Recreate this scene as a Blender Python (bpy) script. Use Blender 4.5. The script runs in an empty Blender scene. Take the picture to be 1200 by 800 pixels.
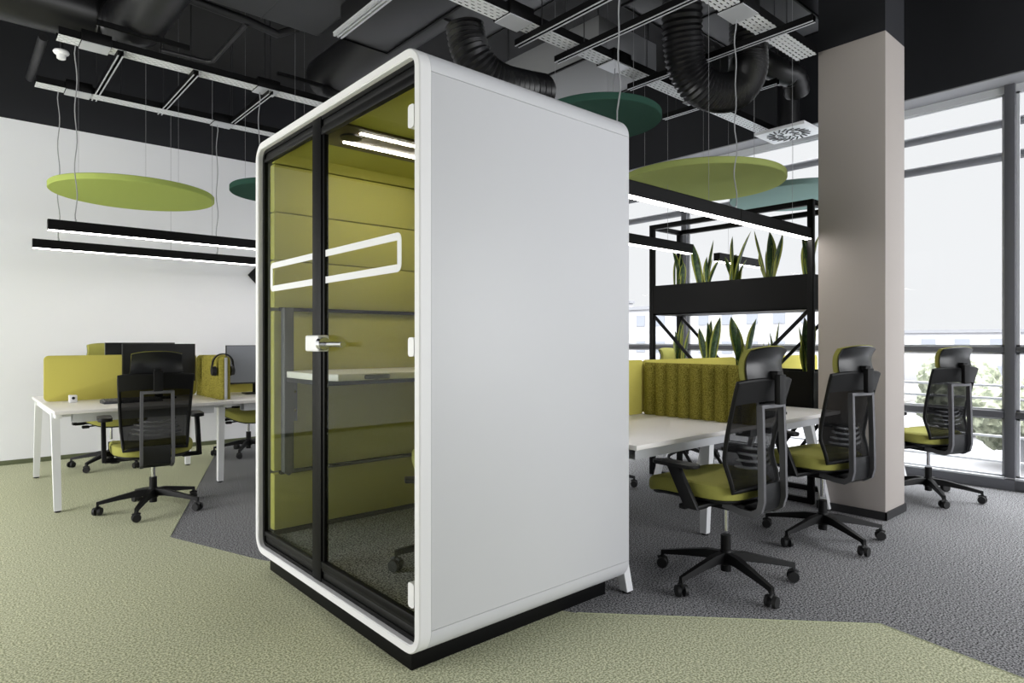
import bpy, bmesh, math, random
from mathutils import Vector, Matrix
random.seed(7)
C = bpy.context.scene.collection
S = bpy.context.scene
PI = math.pi

# ------------------------------------------------------------------ camera
H = 1.21; TH = math.radians(48.7); FPX = 748.0
cd = bpy.data.cameras.new('camera'); cam = bpy.data.objects.new('camera', cd); C.objects.link(cam)
cam.location = (0, 0, H); cam.rotation_euler = (PI/2, 0, TH - PI/2)
cd.sensor_width = 36; cd.lens = FPX/1200*36; cd.clip_start = 0.05; cd.clip_end = 500
S.camera = cam
# ------------------------------------------------------------------ view
S.view_settings.view_transform = 'Standard'; S.view_settings.look = 'None'
S.view_settings.gamma = 1; S.view_settings.use_curve_mapping = False
S.view_settings.exposure = 0.42
# ------------------------------------------------------------------ world: overcast sky, brighter towards the zenith
SKY_H, SKY_Z = 0.69, 9.5
w = bpy.data.worlds.new('overcast'); S.world = w; w.use_nodes = True
nt = w.node_tree; nt.nodes.clear()
tc = nt.nodes.new('ShaderNodeTexCoord'); sp = nt.nodes.new('ShaderNodeSeparateXYZ')
mr = nt.nodes.new('ShaderNodeMapRange'); mr.inputs[1].default_value = 0.36; mr.inputs[2].default_value = 0.8
mr.inputs[3].default_value = SKY_H; mr.inputs[4].default_value = SKY_Z
bg = nt.nodes.new('ShaderNodeBackground'); bg.inputs[0].default_value = (0.98, 0.99, 1.0, 1)
wo = nt.nodes.new('ShaderNodeOutputWorld')
nt.links.new(tc.outputs['Generated'], sp.inputs[0]); nt.links.new(sp.outputs[2], mr.inputs[0])
nt.links.new(mr.outputs[0], bg.inputs[1]); nt.links.new(bg.outputs[0], wo.inputs[0])
# ------------------------------------------------------------------ large area lights (fill added behind the camera to brighten the interior)
def area(name, loc, target, sx, sy, power, col=(1, 1, 1)):
    l = bpy.data.lights.new(name, 'AREA'); l.shape = 'RECTANGLE'; l.size = sx; l.size_y = sy; l.energy = power; l.color = col
    o = bpy.data.objects.new(name, l); C.objects.link(o); o.location = loc
    o.rotation_euler = (Vector(target) - Vector(loc)).to_track_quat('-Z', 'Y').to_euler(); return o
area('window_daylight_south', (4.0, -4.3, 1.9), (3.4, 4, 1.3), 4.4, 2.8, 195, (0.97, 0.98, 1))  # added fill, set to the right to spare the column's left face
area('window_daylight_west', (-3.3, 4.6, 1.3), (3, 4.0, 0.9), 5, 2.2, 175, (1, 0.995, 0.98))  # added fill for the pod front and the left of the room

# ------------------------------------------------------------------ mesh builder
class MB:
    def __init__(s): s.bm = bmesh.new()
    def _merge(s, t, mi=0, mtx=None):
        if mtx is not None: bmesh.ops.transform(t, matrix=mtx, verts=t.verts)
        vm = {}
        for v in t.verts: vm[v] = s.bm.verts.new(v.co)
        for f in t.faces:
            try: nf = s.bm.faces.new([vm[v] for v in f.verts]); nf.material_index = mi
            except ValueError: pass
        t.free()
    def box(s, x0, x1, y0, y1, z0, z1, bev=0, mi=0, mtx=None, seg=2):
        t = bmesh.new(); bmesh.ops.create_cube(t, size=1)
        for v in t.verts: v.co = Vector(((x0+x1)/2+v.co.x*(x1-x0), (y0+y1)/2+v.co.y*(y1-y0), (z0+z1)/2+v.co.z*(z1-z0)))
        if bev: bmesh.ops.bevel(t, geom=t.edges[:], offset=bev, segments=seg, affect='EDGES', profile=0.5)
        s._merge(t, mi, mtx); return s
    def cyl(s, p0, p1, r0, r1=None, n=16, mi=0, cap=True):
        p0, p1 = Vector(p0), Vector(p1); r1 = r0 if r1 is None else r1
        t = bmesh.new(); d = p1-p0
        bmesh.ops.create_cone(t, cap_ends=cap, segments=n, radius1=r0, radius2=r1, depth=d.length)
        s._merge(t, mi, Matrix.Translation((p0+p1)/2) @ d.to_track_quat('Z', 'Y').to_matrix().to_4x4()); return s
    def tube(s, pts, r, n=8, mi=0, closed=False, sq=None):
        """round tube along points; sq=(a,b): rectangular section a x b; r may be a function of the parameter"""
        P = [Vector(p) for p in pts]; m = len(P); rings = []
        up = Vector((0, 0, 1)); prev = None
        for i, p in enumerate(P):
            a = P[(i-1) % m] if closed else P[max(i-1, 0)]; b = P[(i+1) % m] if closed else P[min(i+1, m-1)]
            d = (b-a).normalized()
            if prev is None:
                ref = up if abs(d.z) < 0.95 else Vector((1, 0, 0))
                u = ref.cross(d).normalized()
            else:
                u = (prev - d*prev.dot(d)).normalized()
            prev = u; v = d.cross(u)
            rr = r(i/(m-1)) if callable(r) else r
            if sq: ring = [p+u*sq[0]/2*x+v*sq[1]/2*y for x, y in ((-1, -1), (1, -1), (1, 1), (-1, 1))]
            else: ring = [p+(u*math.cos(2*PI*k/n)+v*math.sin(2*PI*k/n))*rr for k in range(n)]
            rings.append([s.bm.verts.new(q) for q in ring])
        k = len(rings[0])
        for i in range(m if closed else m-1):
            A, B = rings[i], rings[(i+1) % m]
            for j in range(k):
                f = s.bm.faces.new((A[j], A[(j+1) % k], B[(j+1) % k], B[j])); f.material_index = mi
        if not closed:
            for R_ in (rings[0][::-1], rings[-1]):
                f = s.bm.faces.new(R_); f.material_index = mi
        return s
    def prism(s, poly, a, b, axis='z', mi=0, bev=0):
        """extrude a 2-D outline; axis x: (y,z) points, y: (x,z), z: (x,y)"""
        mk = {'z': lambda p, q: (p[0], p[1], q), 'x': lambda p, q: (q, p[0], p[1]), 'y': lambda p, q: (p[0], q, p[1])}[axis]
        t = bmesh.new()
        A = [t.verts.new(mk(p, a)) for p in poly]; B = [t.verts.new(mk(p, b)) for p in poly]
        t.faces.new(A[::-1]); t.faces.new(B); n = len(poly)
        for i in range(n): t.faces.new((A[i], A[(i+1) % n], B[(i+1) % n], B[i]))
        if bev: bmesh.ops.bevel(t, geom=t.edges[:], offset=bev, segments=2, affect='EDGES', profile=0.5)
        s._merge(t, mi); return s
    def frame(s, outer, inner, a, b, axis='x', mi=0):
        """ring between two outlines with the same number of points, extruded"""
        mk = {'z': lambda p, q: (p[0], p[1], q), 'x': lambda p, q: (q, p[0], p[1]), 'y': lambda p, q: (p[0], q, p[1])}[axis]
        n = len(outer); V = [[s.bm.verts.new(mk(p, q)) for p in L] for L, q in ((outer, a), (outer, b), (inner, b), (inner, a))]
        for r in range(4):
            A, B = V[r], V[(r+1) % 4]
            for i in range(n):
                f = s.bm.faces.new((A[i], A[(i+1) % n], B[(i+1) % n], B[i])); f.material_index = mi
        return s
    def lathe(s, prof, c=(0, 0, 0), n=32, mi=0):
        rings = []
        for r, z in prof:
            rings.append([s.bm.verts.new((c[0]+r*math.cos(2*PI*k/n), c[1]+r*math.sin(2*PI*k/n), c[2]+z)) for k in range(n)])
        for A, B in zip(rings, rings[1:]):
            for j in range(n):
                f = s.bm.faces.new((A[j], A[(j+1) % n], B[(j+1) % n], B[j])); f.material_index = mi
        for R_ in (rings[0][::-1], rings[-1]):
            f = s.bm.faces.new(R_); f.material_index = mi
        return s
    def grid(s, fn, nu, nv, mi=0):
        V = [[s.bm.verts.new(fn(i/nu, j/nv)) for j in range(nv+1)] for i in range(nu+1)]
        for i in range(nu):
            for j in range(nv):
                f = s.bm.faces.new((V[i][j], V[i+1][j], V[i+1][j+1], V[i][j+1]))
                f.material_index = mi(i, j) if callable(mi) else mi
        return s
    def build(s, name, mats, parent=None, smooth=True, thick=0, flat=False):
        bm = s.bm
        bmesh.ops.recalc_face_normals(bm, faces=bm.faces[:])
        if thick:
            bmesh.ops.solidify(bm, geom=bm.faces[:], thickness=thick)
            bmesh.ops.recalc_face_normals(bm, faces=bm.faces[:])
        me = bpy.data.meshes.new(name); bm.to_mesh(me); bm.free()
        for m in (mats if isinstance(mats, (list, tuple)) else [mats]): me.materials.append(m)
        if not flat:
            for p in me.polygons: p.use_smooth = True
            me.set_sharp_from_angle(angle=0.6)
        o = bpy.data.objects.new(name, me); C.objects.link(o)
        if parent: o.parent = parent
        return o
def tag(o, label, cat, group=None, kind=None):
    if label: o['label'] = label
    if cat: o['category'] = cat
    if group: o['group'] = group
    if kind: o['kind'] = kind
    return o
def thing(name, label, cat, loc=(0, 0, 0), rz=0, group=None):
    o = bpy.data.objects.new(name, None); C.objects.link(o); o.location = loc; o.rotation_euler = (0, 0, rz)
    o.empty_display_size = 0.1
    return tag(o, label, cat, group)
def struct(o): o['kind'] = 'structure'; return o
def copy_tree(o, parent=None):
    c = o.copy(); C.objects.link(c)
    if parent: c.parent = parent
    for ch in [x for x in bpy.data.objects if x.parent == o]: copy_tree(ch, c)
    return c
def rrect(x0, x1, y0, y1, r, n=8):
    out = []
    for cx, cy, a in ((x1-r, y1-r, 0), (x0+r, y1-r, 90), (x0+r, y0+r, 180), (x1-r, y0+r, 270)):
        for k in range(n+1):
            t = math.radians(a+90*k/n); out.append((cx+r*math.cos(t), cy+r*math.sin(t)))
    return out
def arc(cx, cy, r, a0, a1, n=8):
    return [(cx+r*math.cos(math.radians(a0+(a1-a0)*k/n)), cy+r*math.sin(math.radians(a0+(a1-a0)*k/n))) for k in range(n+1)]

# ------------------------------------------------------------------ materials
def lin(c): return tuple(((v/255)/12.92 if v/255 <= 0.04045 else ((v/255+0.055)/1.055)**2.4) for v in c)+(1,)
def mat(name, col, rough=0.5, metal=0, bump=0, scale=60, var=0, col2=None, emit=None, es=0, spec=0.5, coord='Object', detail=3, coat=0):
    m = bpy.data.materials.new(name); m.use_nodes = True; t = m.node_tree; b = t.nodes['Principled BSDF']
    b.inputs['Base Color'].default_value = lin(col); b.inputs['Roughness'].default_value = rough
    b.inputs['Metallic'].default_value = metal; b.inputs['Specular IOR Level'].default_value = spec
    if coat: b.inputs['Coat Weight'].default_value = coat
    if emit: b.inputs['Emission Color'].default_value = lin(emit); b.inputs['Emission Strength'].default_value = es
    if bump or col2:
        co = t.nodes.new('ShaderNodeTexCoord'); n = t.nodes.new('ShaderNodeTexNoise')
        n.inputs['Scale'].default_value = scale; n.inputs['Detail'].default_value = detail; n.inputs['Roughness'].default_value = 0.6
        t.links.new(co.outputs[coord], n.inputs['Vector'])
        if col2:
            r = t.nodes.new('ShaderNodeValToRGB'); r.color_ramp.elements[0].position = 0.5-var; r.color_ramp.elements[1].position = 0.5+var
            r.color_ramp.elements[0].color = lin(col); r.color_ramp.elements[1].color = lin(col2)
            t.links.new(n.outputs['Fac'], r.inputs[0]); t.links.new(r.outputs[0], b.inputs['Base Color'])
        if bump:
            bp = t.nodes.new('ShaderNodeBump'); bp.inputs['Strength'].default_value = bump; bp.inputs['Distance'].default_value = 0.004
            t.links.new(n.outputs['Fac'], bp.inputs['Height']); t.links.new(bp.outputs[0], b.inputs['Normal'])
    return m
def seethrough(name, col, fac, rough=0.5, spec=0.5, holes=None):
    """mix of transparent and a surface; fac = share of surface; holes = (sx, sy, fill) regular perforation in object space"""
    m = bpy.data.materials.new(name); m.use_nodes = True; t = m.node_tree; b = t.nodes['Principled BSDF']; out = t.nodes['Material Output']
    b.inputs['Base Color'].default_value = lin(col); b.inputs['Roughness'].default_value = rough; b.inputs['Specular IOR Level'].default_value = spec
    tr = t.nodes.new('ShaderNodeBsdfTransparent'); mx = t.nodes.new('ShaderNodeMixShader')
    t.links.new(tr.outputs[0], mx.inputs[1]); t.links.new(b.outputs[0], mx.inputs[2]); t.links.new(mx.outputs[0], out.inputs[0])
    mx.inputs[0].default_value = fac
    if holes:
        co = t.nodes.new('ShaderNodeTexCoord'); br = t.nodes.new('ShaderNodeTexBrick')
        br.inputs['Color1'].default_value = (0, 0, 0, 1); br.inputs['Color2'].default_value = (0, 0, 0, 1); br.inputs['Mortar'].default_value = (1, 1, 1, 1)
        br.inputs['Scale'].default_value = 1; br.inputs['Brick Width'].default_value = holes[0]; br.inputs['Row Height'].default_value = holes[1]
        br.inputs['Mortar Size'].default_value = holes[2]; br.inputs['Mortar Smooth'].default_value = 0
        t.links.new(co.outputs['Object'], br.inputs['Vector']); t.links.new(br.outputs['Color'], mx.inputs[0])
    return m
def glassm(name, tint=(1, 1, 1), ior=1.45, rough=0.0):
    m = bpy.data.materials.new(name); m.use_nodes = True; t = m.node_tree; t.nodes.clear()
    out = t.nodes.new('ShaderNodeOutputMaterial'); tr = t.nodes.new('ShaderNodeBsdfTransparent'); tr.inputs[0].default_value = (*tint, 1)
    gl = t.nodes.new('ShaderNodeBsdfGlossy'); gl.inputs['Roughness'].default_value = rough
    fr = t.nodes.new('ShaderNodeFresnel'); fr.inputs[0].default_value = ior; mx = t.nodes.new('ShaderNodeMixShader')
    ge = t.nodes.new('ShaderNodeNewGeometry'); mu_ = t.nodes.new('ShaderNodeMath'); mu_.operation = 'MULTIPLY'; sb_ = t.nodes.new('ShaderNodeMath'); sb_.operation = 'SUBTRACT'
    sb_.inputs[0].default_value = 1; t.links.new(ge.outputs['Backfacing'], sb_.inputs[1]); t.links.new(sb_.outputs[0], mu_.inputs[1]); t.links.new(fr.outputs[0], mu_.inputs[0])
    t.links.new(mu_.outputs[0], mx.inputs[0]); t.links.new(tr.outputs[0], mx.inputs[1]); t.links.new(gl.outputs[0], mx.inputs[2]); t.links.new(mx.outputs[0], out.inputs[0])
    return m

m_green_carpet = mat('green_carpet', (150, 154, 122), 0.95, scale=125, col2=(224, 225, 194), var=0.08, detail=2, spec=0.1)
m_gray_carpet = mat('gray_carpet', (62, 62, 64), 0.95, scale=125, col2=(172, 172, 174), var=0.08, detail=2, spec=0.1)
m_wall = mat('white_wall_paint', (238, 239, 243), 0.8, bump=0.05, scale=200)
m_dark_wall = mat('black_wall_paint', (34, 35, 39), 0.75, spec=0.3)
m_slab = mat('black_slab_paint', (28, 28, 30), 0.8, bump=0.2, scale=6)
m_black = mat('black_metal', (8, 8, 9), 0.5, spec=0.15)
m_matt_black = mat('matt_black_plastic', (11, 11, 12), 0.5, spec=0.25)
m_gloss_black = mat('satin_black_plastic', (17, 18, 20), 0.32, spec=0.45)
m_duct = mat('black_duct_sheet', (20, 20, 22), 0.38)
m_flex = mat('black_flexible_hose', (18, 18, 20), 0.38)
m_unit = mat('dark_grey_unit_casing', (50, 51, 54), 0.5, bump=0.05, scale=8)
m_unit_light = mat('light_grey_tile_casing', (118, 119, 122), 0.6)
m_galv = mat('galvanised_steel', (196, 198, 202), 0.45, metal=0.3)
m_white_metal = mat('white_powder_coat', (228, 229, 231), 0.4)
m_white_shell = mat('white_shell_laminate', (207, 208, 212), 0.45)
m_rim = mat('white_shell_rim', (230, 230, 231), 0.45)
m_white_plastic = mat('white_plastic', (235, 235, 236), 0.35)
m_top = mat('white_worktop_laminate', (228, 225, 222), 0.35)
m_olive = mat('olive_screen_fabric', (182, 173, 80), 0.95, bump=0.4, scale=350, col2=(198, 190, 104), var=0.2, spec=0.1)
m_olive_dark = mat('moss_felt', (92, 87, 30), 0.98, bump=0.6, scale=180, col2=(158, 149, 72), var=0.12, spec=0.05)
m_pod_felt = mat('pod_olive_upholstery', (164, 160, 78), 0.95, bump=0.4, scale=220, col2=(184, 180, 102), var=0.2, spec=0.08)
m_seat = mat('lime_seat_fabric', (148, 146, 72), 0.9, bump=0.3, scale=400, col2=(164, 162, 90), var=0.2, spec=0.15)
m_lime_disc = mat('lime_acoustic_felt', (166, 180, 98), 0.95, bump=0.3, scale=200, spec=0.05)
m_olive_disc = mat('olive_green_acoustic_felt', (150, 160, 96), 0.95, bump=0.3, scale=200, spec=0.05)
m_dark_disc = mat('dark_green_acoustic_felt', (46, 74, 64), 0.95, bump=0.3, scale=200, spec=0.05)
m_teal_disc = mat('teal_acoustic_felt', (126, 152, 148), 0.95, bump=0.3, scale=200, spec=0.05)
m_grey_bar = mat('silver_grey_chair_frame', (98, 98, 102), 0.42, metal=0.2)
m_chrome = mat('chrome', (210, 210, 214), 0.15, metal=1)
m_mesh = seethrough('black_chair_mesh', (7, 7, 8), 0.93, 0.8, 0.1)
m_clear = seethrough('clear_lumbar_plastic', (150, 152, 156), 0.11, 0.12, 1.0)
m_column = mat('grey_column_paint', (172, 165, 160), 0.7)
m_frame_grey = mat('grey_window_aluminium', (92, 93, 98), 0.5)
m_frame_light = mat('light_window_gasket', (200, 202, 206), 0.5)
m_reveal = mat('grey_window_reveal', (140, 141, 145), 0.6)
m_base_grn = mat('olive_grey_baseboard', (92, 98, 70), 0.7)
m_base_dark = mat('dark_baseboard', (38, 38, 40), 0.6)
m_led = mat('led_diffuser', (255, 255, 255), 0.5, emit=(255, 250, 244), es=14.0)
m_led_pod = mat('pod_led_strip', (255, 255, 255), 0.5, emit=(255, 244, 232), es=45)
m_screen = mat('black_glass_screen', (8, 8, 9), 0.3)
m_screen_reflection = mat('grey_satin_screen', (118, 122, 130), 0.35)  # grey reflection painted into the screen colour
m_pod_glass = glassm('pod_glass', (0.91, 0.93, 0.91), 1.22)
m_win_glass = glassm('window_glass', (0.99, 0.995, 1.0), 1.25)
m_sticker = mat('white_vinyl', (226, 227, 229), 0.6)
m_brown = mat('brown_grey_light_panel', (74, 66, 52), 0.5)
m_board = mat('graphite_board', (58, 60, 66), 0.45)
m_soil = mat('dark_soil', (34, 28, 22), 0.95, bump=0.8, scale=80)
m_leaf = mat('snake_plant_green', (34, 62, 38), 0.4, scale=38, col2=(72, 104, 60), var=0.1, detail=4)
m_leaf_edge = mat('snake_plant_yellow_edge', (176, 182, 84), 0.45)
m_tray = seethrough('perforated_galvanised_tray', (226, 228, 230), 1, 0.5, holes=(0.05, 0.030, 0.010))
m_cable = mat('grey_cable', (150, 152, 154), 0.6)
m_wire = mat('steel_wire', (140, 140, 144), 0.5)
m_rubber = mat('black_rubber', (14, 14, 15), 0.6)
m_pipe = mat('black_pipe', (38, 38, 41), 0.45)
m_swirl_b = mat('diffuser_black_slot', (14, 14, 15), 0.6)
# outdoors
m_ground = mat('pale_asphalt', (104, 104, 106), 0.9, scale=0.15, col2=(128, 128, 130), var=0.15, coord='Object')
m_facade = mat('pale_facade', (172, 172, 175), 0.9)
m_facade_w = mat('facade_window_grey', (140, 144, 152), 0.6)
m_tree = mat('pale_foliage', (92, 98, 82), 0.95, scale=3.5, col2=(146, 150, 130), var=0.12, bump=0.8)  # paled to put outdoor haze into the foliage colour
m_tube = mat('grey_sunshade_tube', (112, 113, 117), 0.7, bump=0.8, scale=30)
m_car = mat('silver_car_paint', (205, 207, 210), 0.3)
m_hazard_y = mat('yellow_paint', (224, 190, 40), 0.5)

# ------------------------------------------------------------------ room shell
X0, X1, Y0, Y1, ZC = -3.6, 6.46, -4.6, 7.97, 4.35
fb = [(1.9, Y0), (2.893, 0.508), (2.991, 1.012), (2.096, 1.947), (1.28, 3.6), (1.017, 4.368), (1.894, 6.645), (2.404, Y1)]
mb = MB()
def ngon(b, pts, z, mi):
    f = b.bm.faces.new([b.bm.verts.new((x, y, z)) for x, y in pts]); f.material_index = mi
ngon(mb, [(X0, Y0)]+fb+[(X0, Y1)], 0, 0); ngon(mb, [(X1+0.3, Y0)]+[(X1+0.3, Y1)]+fb[::-1], 0, 1)
fl = mb.build('floor', [m_green_carpet, m_gray_carpet], flat=True); struct(fl)
for p in fl.data.polygons: pass
tr_ = MB()
for a, b in ((fb[2], fb[3]), (fb[1], fb[2]), (fb[5], fb[6])):
    tr_.tube([(a[0], a[1], 0.001), (b[0], b[1], 0.001)], 0.0022, 6)
struct(tr_.build('trim_1', mat('pale_seam', (186, 190, 156), 0.8)))
struct(MB().box(X0-0.2, X1+0.5, Y0-0.2, Y1+0.2, ZC, ZC+0.2).build('ceiling', m_slab))
mb = MB(); mb.box(X0-0.2, X1+0.4, Y1, Y1+0.2, 0, 3.40, mi=0); mb.box(X0-0.2, X1+0.4, Y1, Y1+0.2, 3.40, ZC, mi=1)
struct(mb.build('wall_left', [m_wall, m_dark_wall]))
struct(MB().box(X0, X1, Y1-0.012, Y1, 0, 0.045, bev=0.002).build('baseboard_left', m_base_grn))
# window wall: black upper beam with grey reveal underneath, low sill
mb = MB(); mb.box(6.24, 6.66, Y0, Y1, 3.31, ZC, mi=0); mb.box(6.24, 6.66, Y0, Y1, 3.30, 3.311, mi=1)
struct(mb.build('wall_right', [m_dark_wall, m_reveal]))
# curtain wall behind the camera (unseen; open bays between posts added to let in sky light)
mb = MB(); mb.box(X0, X1, Y0-0.2, Y0, 3.3, ZC); mb.box(X0, X1, Y0-0.2, Y0, 0, 0.1)
for x in (-3.5, -1.0, 1.5, 4.0, 6.4): mb.box(x-0.05, x+0.05, Y0-0.15, Y0, 0.1, 3.3)
struct(mb.build('wall_back', m_dark_wall))
mb = MB(); mb.box(X0-0.2, X0, Y0, Y1, 3.3, ZC, mi=0); mb.box(X0-0.2, X0, 3.0, Y1, 0, 0.1, mi=0); mb.box(X0-0.2, X0, Y0, 3.0, 0, 3.3, mi=0)
for y in (3.0, 5.5, 7.9): mb.box(X0-0.15, X0, y-0.05, y+0.05, 0.1, 3.3, mi=0)
struct(mb.build('wall_front', [m_dark_wall, m_column]))  # unseen wall, kept dark and partly closed to limit light on the column
# windows
MUL = (-4.91, -1.84, 1.228, 4.30, 7.37)
for i in range(4):
    a, b = MUL[i], MUL[i+1]
    wn = MB()
    wn.box(6.46, 6.56, a-0.036, a+0.036, 0.10, 3.31, bev=0.003)
    for z0, z1 in ((1.119, 1.167), (0.583, 0.639)): wn.box(6.465, 6.55, a+0.036, b-0.036, z0, z1, bev=0.003)
    wn.box(6.455, 6.57, a-0.036, b-0.036, 0.0, 0.085, bev=0.003)
    o = struct(wn.build('window_%d' % (i+1), m_frame_grey))
    g = MB()
    for z0, z1 in ((0.10, 0.583), (0.639, 1.119), (1.167, 3.24)):
        y0, y1 = a+0.036, b-0.036
        g.box(6.505, 6.525, y0, y0+0.022, z0, z1); g.box(6.505, 6.525, y1-0.022, y1, z0, z1)
        g.box(6.505, 6.525, y0, y1, z0, z0+0.015); g.box(6.505, 6.525, y0, y1, z1-0.015, z1)
    g.box(6.49, 6.56, a+0.036, b-0.036, 3.24, 3.30); g.box(6.46, 6.50, a+0.036, b-0.036, 0.085, 0.10)
    g.build('window_gasket', m_frame_light, o)
    MB().box(6.513, 6.517, a+0.04, b-0.04, 0.10, 3.24).build('window_pane', m_win_glass, o)
struct(MB().box(6.46, 6.66, 7.37, Y1, 0, 3.31).build('trim_2', m_frame_grey))
# column
mb = MB(); mb.box(4.745, 5.115, 1.575, 2.022, 0.0, 3.315, bev=0.004, mi=0); mb.box(4.747, 5.113, 1.577, 2.02, 3.315, ZC, mi=1)
struct(mb.build('wall_column', [m_column, m_dark_wall]))
mb = MB(); mb.box(4.735, 5.127, 1.565, 1.5745, 0, 0.055); mb.box(4.735, 4.7445, 1.565, 2.03, 0, 0.055); mb.box(5.1155, 5.127, 1.565, 2.03, 0, 0.055)
struct(mb.build('baseboard_column', m_base_dark))

# ------------------------------------------------------------------ acoustic pod
PX0, PX1, PY0, PY1, PZ0, PZ1 = 1.24, 2.417, 1.905, 3.52, 0.078, 2.272
pod = thing('office_pod', 'large white acoustic phone pod with olive felt inside and glass front', 'office pod', (PX0, PY0, 0))
def L(x, y): return x-PX0, y-PY0
W_, D_ = PX1-PX0, PY1-PY0       # local extents: x 0..W_, y 0..D_
pl = MB().box(0.03, W_-0.06, 0.10, D_-0.13, 0, 0.10, bev=0.002); pl.build('plinth', m_black, pod)
R_ = 0.095
# shell: four flat panels between four rounded corners, hairline joints, rim in front
TK = 0.035
def corner(cy, cz, a0):
    out = arc(cy, cz, R_, a0, a0+90, 10); inn = arc(cy, cz, R_-TK, a0+90, a0, 10)
    return out+inn
pnl = MB(); g_ = 0.0012
pnl.box(0.05, W_-0.006, 0, TK, PZ0+R_+g_, PZ1-R_-g_, bev=0.001); pnl.build('side_panel', m_white_shell, pod)
pnl = MB(); pnl.box(0.05, W_-0.006, D_-TK, D_, PZ0+R_+g_, PZ1-R_-g_, bev=0.001); pnl.build('side_panel', m_white_shell, pod)
MB().box(0.05, W_-0.006, R_+g_, D_-R_-g_, PZ1-TK, PZ1, bev=0.001).build('roof_panel', m_white_shell, pod)
MB().box(0.05, W_-0.006, R_+g_, D_-R_-g_, PZ0, PZ0+TK, bev=0.001).build('floor_panel', m_white_shell, pod)
for cy, cz, a0 in ((R_, PZ1-R_, 90), (D_-R_, PZ1-R_, 0), (R_, PZ0+R_, 180), (D_-R_, PZ0+R_, 270)):
    MB().prism(corner(cy, cz, a0), 0.05, W_-0.006, 'x').build('corner_trim', m_white_shell, pod)
rim = MB()
n8 = 10
o1 = rrect(0.0, D_, PZ0, PZ1, R_, n8); o0 = rrect(0.004, D_-0.004, PZ0+0.004, PZ1-0.004, R_-0.004, n8)
i1 = rrect(0.036, D_-0.036, PZ0+0.036, PZ1-0.036, R_-0.05, n8); i0 = rrect(0.032, D_-0.032, PZ0+0.032, PZ1-0.032, R_-0.046, n8)
V = []
for Lp, xq in ((o1, 0.049), (o1, 0.005), (o0, 0.0), (i0, 0.0), (i1, 0.005), (i1, 0.049)):
    V.append([rim.bm.verts.new((xq, p[0], p[1])) for p in Lp])
for r in range(6):
    A, B = V[r], V[(r+1) % 6]; n = len(A)
    for i in range(n): rim.bm.faces.new((A[i], A[(i+1) % n], B[(i+1) % n], B[i]))
rim.build('front_rim', m_rim, pod)
# back wall of the pod (outer skin) closing the shell
MB().prism(rrect(0.006, D_-0.006, PZ0+0.006, PZ1-0.006, R_-0.006), W_-0.03, W_-0.002, 'x').build('rear_panel', m_white_shell, pod)
# black frame
ZB, ZT = PZ0+0.036, PZ1-0.036
yA, yB = 0.036, D_-0.036
fr = MB()
fo = rrect(yA, yB, ZB, ZT, R_-0.05, 6); fi = rrect(yA+0.018, yB-0.022, ZB+0.018, ZT-0.018, R_-0.07, 6)
fr.frame(fo, fi, 0.026, 0.046, 'x')
fr.build('glazing_frame', m_black, pod)
GB, GT = 0.190, 2.172
yM0, yM1 = 2.747-PY0, 2.885-PY0-0.0
hd = MB()
hd.box(0.034, 0.052, yA+0.016, yB-0.02, GT+0.018, ZT-0.015, bev=0.002); hd.box(0.028, 0.056, yA+0.016, yB-0.02, GT, GT+0.018, bev=0.002)
hd.build('header_rail', m_matt_black, pod)
sl = MB()
sl.box(0.034, 0.052, yA+0.016, yB-0.02, ZB+0.015, GB-0.03, bev=0.002); sl.box(0.028, 0.056, yA+0.016, yB-0.02, GB-0.026, GB, bev=0.003)
sl.build('sill_rail', m_matt_black, pod)
mu = MB(); mu.box(0.022, 0.048, 2.754-PY0, 2.846-PY0, ZB, ZT, bev=0.003); mu.build('door_post', m_black, pod)
door = MB()
door.box(0.030, 0.052, yM0-0.012, yM0+0.02, GB-0.01, GT+0.01, bev=0.003); door.box(0.030, 0.050, yA+0.018, yA+0.030, GB-0.01, GT+0.01, bev=0.003)
door.box(0.024, 0.050, yA+0.018, yM0+0.02, GB-0.012, GB+0.02, bev=0.003); door.box(0.024, 0.050, yA+0.018, yM0+0.02, GT-0.022, GT+0.01, bev=0.003)
dr = door.build('door', m_black, pod)
MB().box(0.038, 0.046, yA+0.028, yM0-0.008, GB+0.02, GT-0.022).build('door_glass', m_pod_glass, dr)
MB().box(0.038, 0.046, 2.846-PY0, yB-0.02, GB, GT).build('fixed_glass', m_pod_glass, pod)
# handle: white block on the post with a steel lever
hb = MB(); yh = 2.80-PY0
hb.box(-0.018, 0.036, yh-0.105, yh+0.035, 1.165, 1.238, bev=0.008, seg=3)
ho = hb.build('door_handle', m_white_plastic, dr)
hv = MB(); hv.cyl((0.0, yh-0.105, 1.20), (0.0, yh-0.135, 1.20), 0.030, 0.028, 24); hv.cyl((0.0, yh-0.13, 1.198), (0.0, yh-0.30, 1.198), 0.011, 0.011, 14); hv.cyl((0.0, yh-0.30, 1.198), (0.0, yh-0.31, 1.198), 0.013, 0.013, 14)
hv.build('lever', m_chrome, ho)
# hinges, white rounded plates on the hinge side
for z0, z1 in ((0.245, 0.335), (1.155, 1.225), (1.985, 2.07)):
    MB().prism(rrect(yA+0.020, yA+0.060, z0, z1, 0.012, 4), 0.012, 0.05, 'x').build('hinge', m_white_plastic, dr)
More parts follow.
